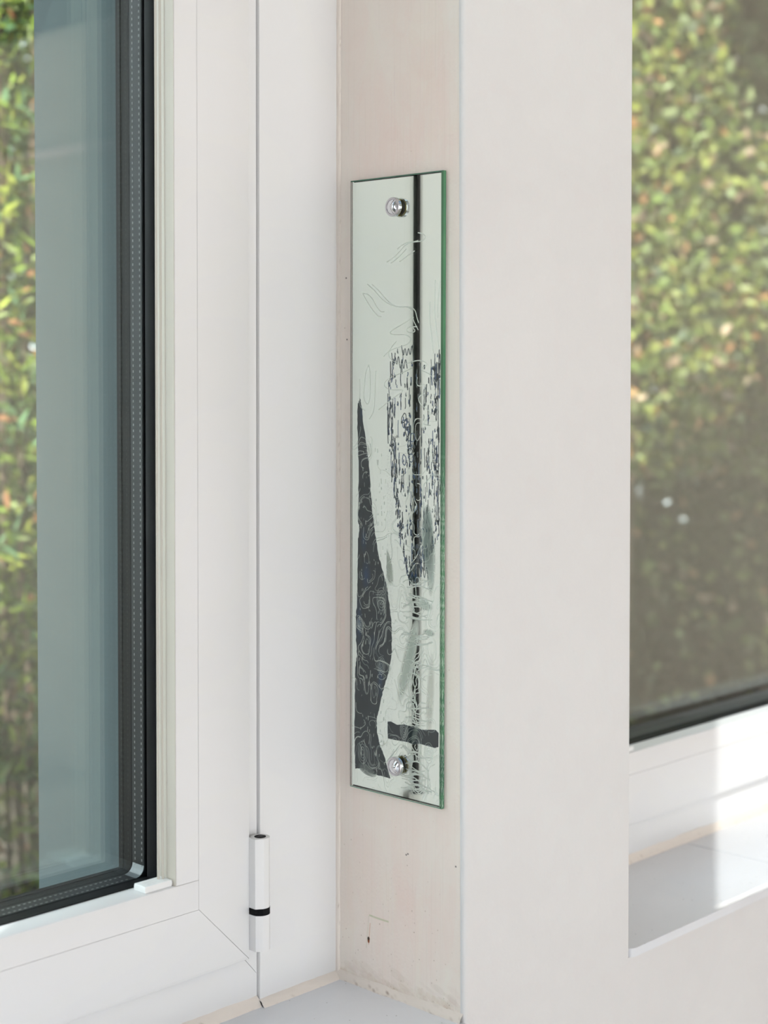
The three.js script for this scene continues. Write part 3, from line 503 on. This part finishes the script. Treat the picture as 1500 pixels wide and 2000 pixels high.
      gq.setAttribute('uv', new THREE.BufferAttribute(new Float32Array([0, 0, 1, 0, 1, 1, 0, 0, 1, 1, 0, 1, 0, 0, 1, 1, 1, 0, 0, 0, 0, 1, 1, 1]), 2));
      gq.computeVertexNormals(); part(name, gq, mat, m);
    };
    strip('tinted_edge', M.edgeReflections, [x0 + c, 0, d], [x1, 0, d], [x1, h, d], [x0 + c, h, d], [0, 0, 1]);
    strip('chamfer', M.chamferReflections, [x0, c, d - c], [x0 + c, 0, d], [x0 + c, h, d], [x0, h - c, d - c], [-0.7, 0, 0.7]);
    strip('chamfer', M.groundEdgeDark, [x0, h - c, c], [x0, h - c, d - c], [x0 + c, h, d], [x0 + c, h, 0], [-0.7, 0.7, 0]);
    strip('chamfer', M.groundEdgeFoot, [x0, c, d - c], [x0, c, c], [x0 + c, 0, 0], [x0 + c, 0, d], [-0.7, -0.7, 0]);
  }
  // two chrome caps on brass washers
  for (const [z, y] of [[0.0970, 0.8838], [0.1016, 0.2654]]) {
    const lathe = (prof) => { const g = new THREE.LatheGeometry(prof.map((p) => new THREE.Vector2(Math.max(p[0], 1e-5), p[1])), 56); g.rotateZ(Math.PI / 2); return toCreasedNormals(g, 0.5); };
    const dome = []; for (let k = 0; k <= 8; k++) dome.push([0.0079 * (1 - k / 8), 0.0054 + 0.0036 * Math.sin(k / 8 * Math.PI / 2)]);
    const o = part('fixing_cap', lathe([[0, 0.0008], [0.0104, 0.0008], [0.0107, 0.0012], [0.0107, 0.0050], [0.0105, 0.0054], ...dome]), M.chrome, m);
    o.position.set(x0 - 0.0002, y - 0.2285, z - 0.0257); o.userData.label = 'chrome screw cap with a domed centre';
    part('rim', lathe([[0.0079, 0.0053], [0.0081, 0.0060], [0.0102, 0.0058], [0.0105, 0.0053]]), M.chromeSatin, o);
    const wg = new THREE.CylinderGeometry(0.0094, 0.0094, 0.0008, 40); wg.rotateZ(Math.PI / 2);
    const wsh = part('washer', wg, M.brass, o); wsh.position.x = -0.0003; wsh.userData.label = 'brass washer';
  }
}

// ---------------------------------------------------------------- the garden
struct('ground', box(-8, 14, FLOOR - 0.3, FLOOR - 0.1, -16, -0.296), M.soil, 'dark garden soil outside the windows');
function leafGeometry(l, w, fold = 0.25) {
  const g = new THREE.BufferGeometry(), z = fold * w;
  const p = [[0, 0, 0], [w / 2, l * 0.35, z], [w * 0.38, l * 0.68, z], [0, l, 0.1 * l], [-w * 0.38, l * 0.68, z], [-w / 2, l * 0.35, z], [0, l * 0.5, 0]];
  const f = [[0, 1, 6], [1, 2, 6], [2, 3, 6], [3, 4, 6], [4, 5, 6], [5, 0, 6]];
  g.setAttribute('position', new THREE.BufferAttribute(new Float32Array(f.flat().flatMap((k) => p[k])), 3)); g.computeVertexNormals();
  return g;
}
const leafMat = phys({ color: col(1, 1, 1), roughness: 0.55, transmission: 0.35, thickness: 0, side: THREE.DoubleSide });
const needleMat = phys({ color: col(1, 1, 1), roughness: 0.9, specularIntensity: 0.2, transmission: 0.2, thickness: 0, side: THREE.DoubleSide });
const dummy = new THREE.Object3D(), tint = new THREE.Color();
// a shrub: stems, and leaves scattered through a lumpy body; shape(t) gives half-width and half-depth at height t
function shrub(name, x, z, turn, { h, w, dp, n, leaf, mat, colors, label, category, grp, base = -1.0, dense = 0.55, bare = 0 }) {
  const t = group(name, x, base, z); t.rotation.y = turn; tag(t, label, category, grp);
  const stems = [];
  for (let k = 0; k < 9; k++) {
    const a = rr(-0.8, 0.8) * w * 0.5, b = rr(-0.6, 0.6) * dp * 0.5, pts = [0, 1, 2, 3].map((q) => new THREE.Vector3(a * (0.3 + 0.7 * q / 3) + rr(-0.04, 0.04), h * 0.85 * q / 3, b * (0.3 + 0.7 * q / 3)));
    stems.push(new THREE.TubeGeometry(new THREE.CatmullRomCurve3(pts), 10, rr(0.008, 0.02), 6));
  }
  part('stem', stems, M.bark, t);
  const im = shadows(new THREE.InstancedMesh(leaf, mat, n)); im.name = 'foliage'; im.userData.kind = 'stuff';
  for (let i = 0; i < n; i++) {
    let y = rnd() * h; if (y < bare && rnd() < 0.93) y = bare + rnd() * (h - bare);
    const th = rr(0, 6.2832), lump = 0.78 + 0.32 * noise2(th * 2.2 + x * 3, y * 3.2 + z), rad = lump * Math.pow(rnd(), dense * 0.5), taper = Math.min(1, (1 - y / h) * 4 + 0.35);
    dummy.position.set(Math.cos(th) * w * 0.5 * rad * taper, y, Math.sin(th) * dp * 0.5 * rad * taper);
    dummy.rotation.set(rr(-1.3, 1.3), rr(0, 6.28), rr(-1.6, 1.6));
    dummy.scale.setScalar(rr(0.7, 1.25)); dummy.updateMatrix(); im.setMatrixAt(i, dummy.matrix);
    const c = colors[Math.min(colors.length - 1, Math.floor(Math.pow(rnd(), 1.0) * colors.length))], k = rr(0.75, 1.25);
    im.setColorAt(i, tint.setRGB(Math.min(1, c[0] * k), Math.min(1, c[1] * k), Math.min(1, c[2] * k)));
  }
  t.add(im);
  return t;
}
const GREEN = [0.12, 0.165, 0.026], LIME = [0.23, 0.25, 0.045], PALE = [0.26, 0.30, 0.13], DEEP = [0.035, 0.06, 0.018], ORANGE = [0.40, 0.18, 0.07], BLUSH = [0.38, 0.25, 0.17], BLUEGREEN = [0.09, 0.16, 0.08], NIGHT = [0.018, 0.028, 0.012], RUST = [0.22, 0.10, 0.05];
const beechLeaf = leafGeometry(0.050, 0.033), sprayLeaf = leafGeometry(0.050, 0.013, 0.1), bigSpray = leafGeometry(0.16, 0.06, 0.1);
const HZ = (s) => [3.35 + s * 0.66, -1.85 + s * 0.75];
const hedgeTurn = -Math.atan2(0.75, 0.66);
const beech = { dp: 0.9, n: 18000, leaf: beechLeaf, mat: leafMat, category: 'hedge shrub', bare: 1.35, colors: [GREEN, GREEN, LIME, LIME, PALE, DEEP, GREEN, GREEN, DEEP, ORANGE, BLUSH, LIME] };
for (const [label, s, h, w] of [['green and orange beech shrub filling most of the right window', -0.22, 4.6, 1.12], ['lower beech shrub at the right edge of the right window, dark evergreen above it', 0.88, 2.8, 1.3]]) { const [x, z] = HZ(s); shrub('beech_shrub', x, z, hedgeTurn, { ...beech, h, w, label }); }
shrub('conifer', 1.05, -2.2, -0.6, { h: 4.4, w: 1.3, dp: 0.9, n: 46000, leaf: sprayLeaf, mat: needleMat, category: 'conifer', colors: [BLUEGREEN, GREEN, GREEN, LIME, PALE, DEEP, GREEN, DEEP, BLUEGREEN, LIME, RUST, DEEP], label: 'soft green conifer with rusty twigs in the strip of garden left of the window frame' });
[-2.7, 0.2, 2.9].forEach((s, i) => { const [x, z] = HZ(s); shrub('dark_evergreen', x + 1.0, z - 0.9, hedgeTurn, { h: 5.4, w: 2.3, dp: 1.2, n: 26000, leaf: bigSpray, mat: needleMat, category: 'evergreen', colors: [DEEP, NIGHT, NIGHT], label: ['dark evergreen in the shade behind the conifer at the far left', 'dark evergreen in the gaps behind the beech in the right window', 'dark evergreen at the top right corner, beyond the lower beech'][i] }); });

renderer.render(scene, camera);
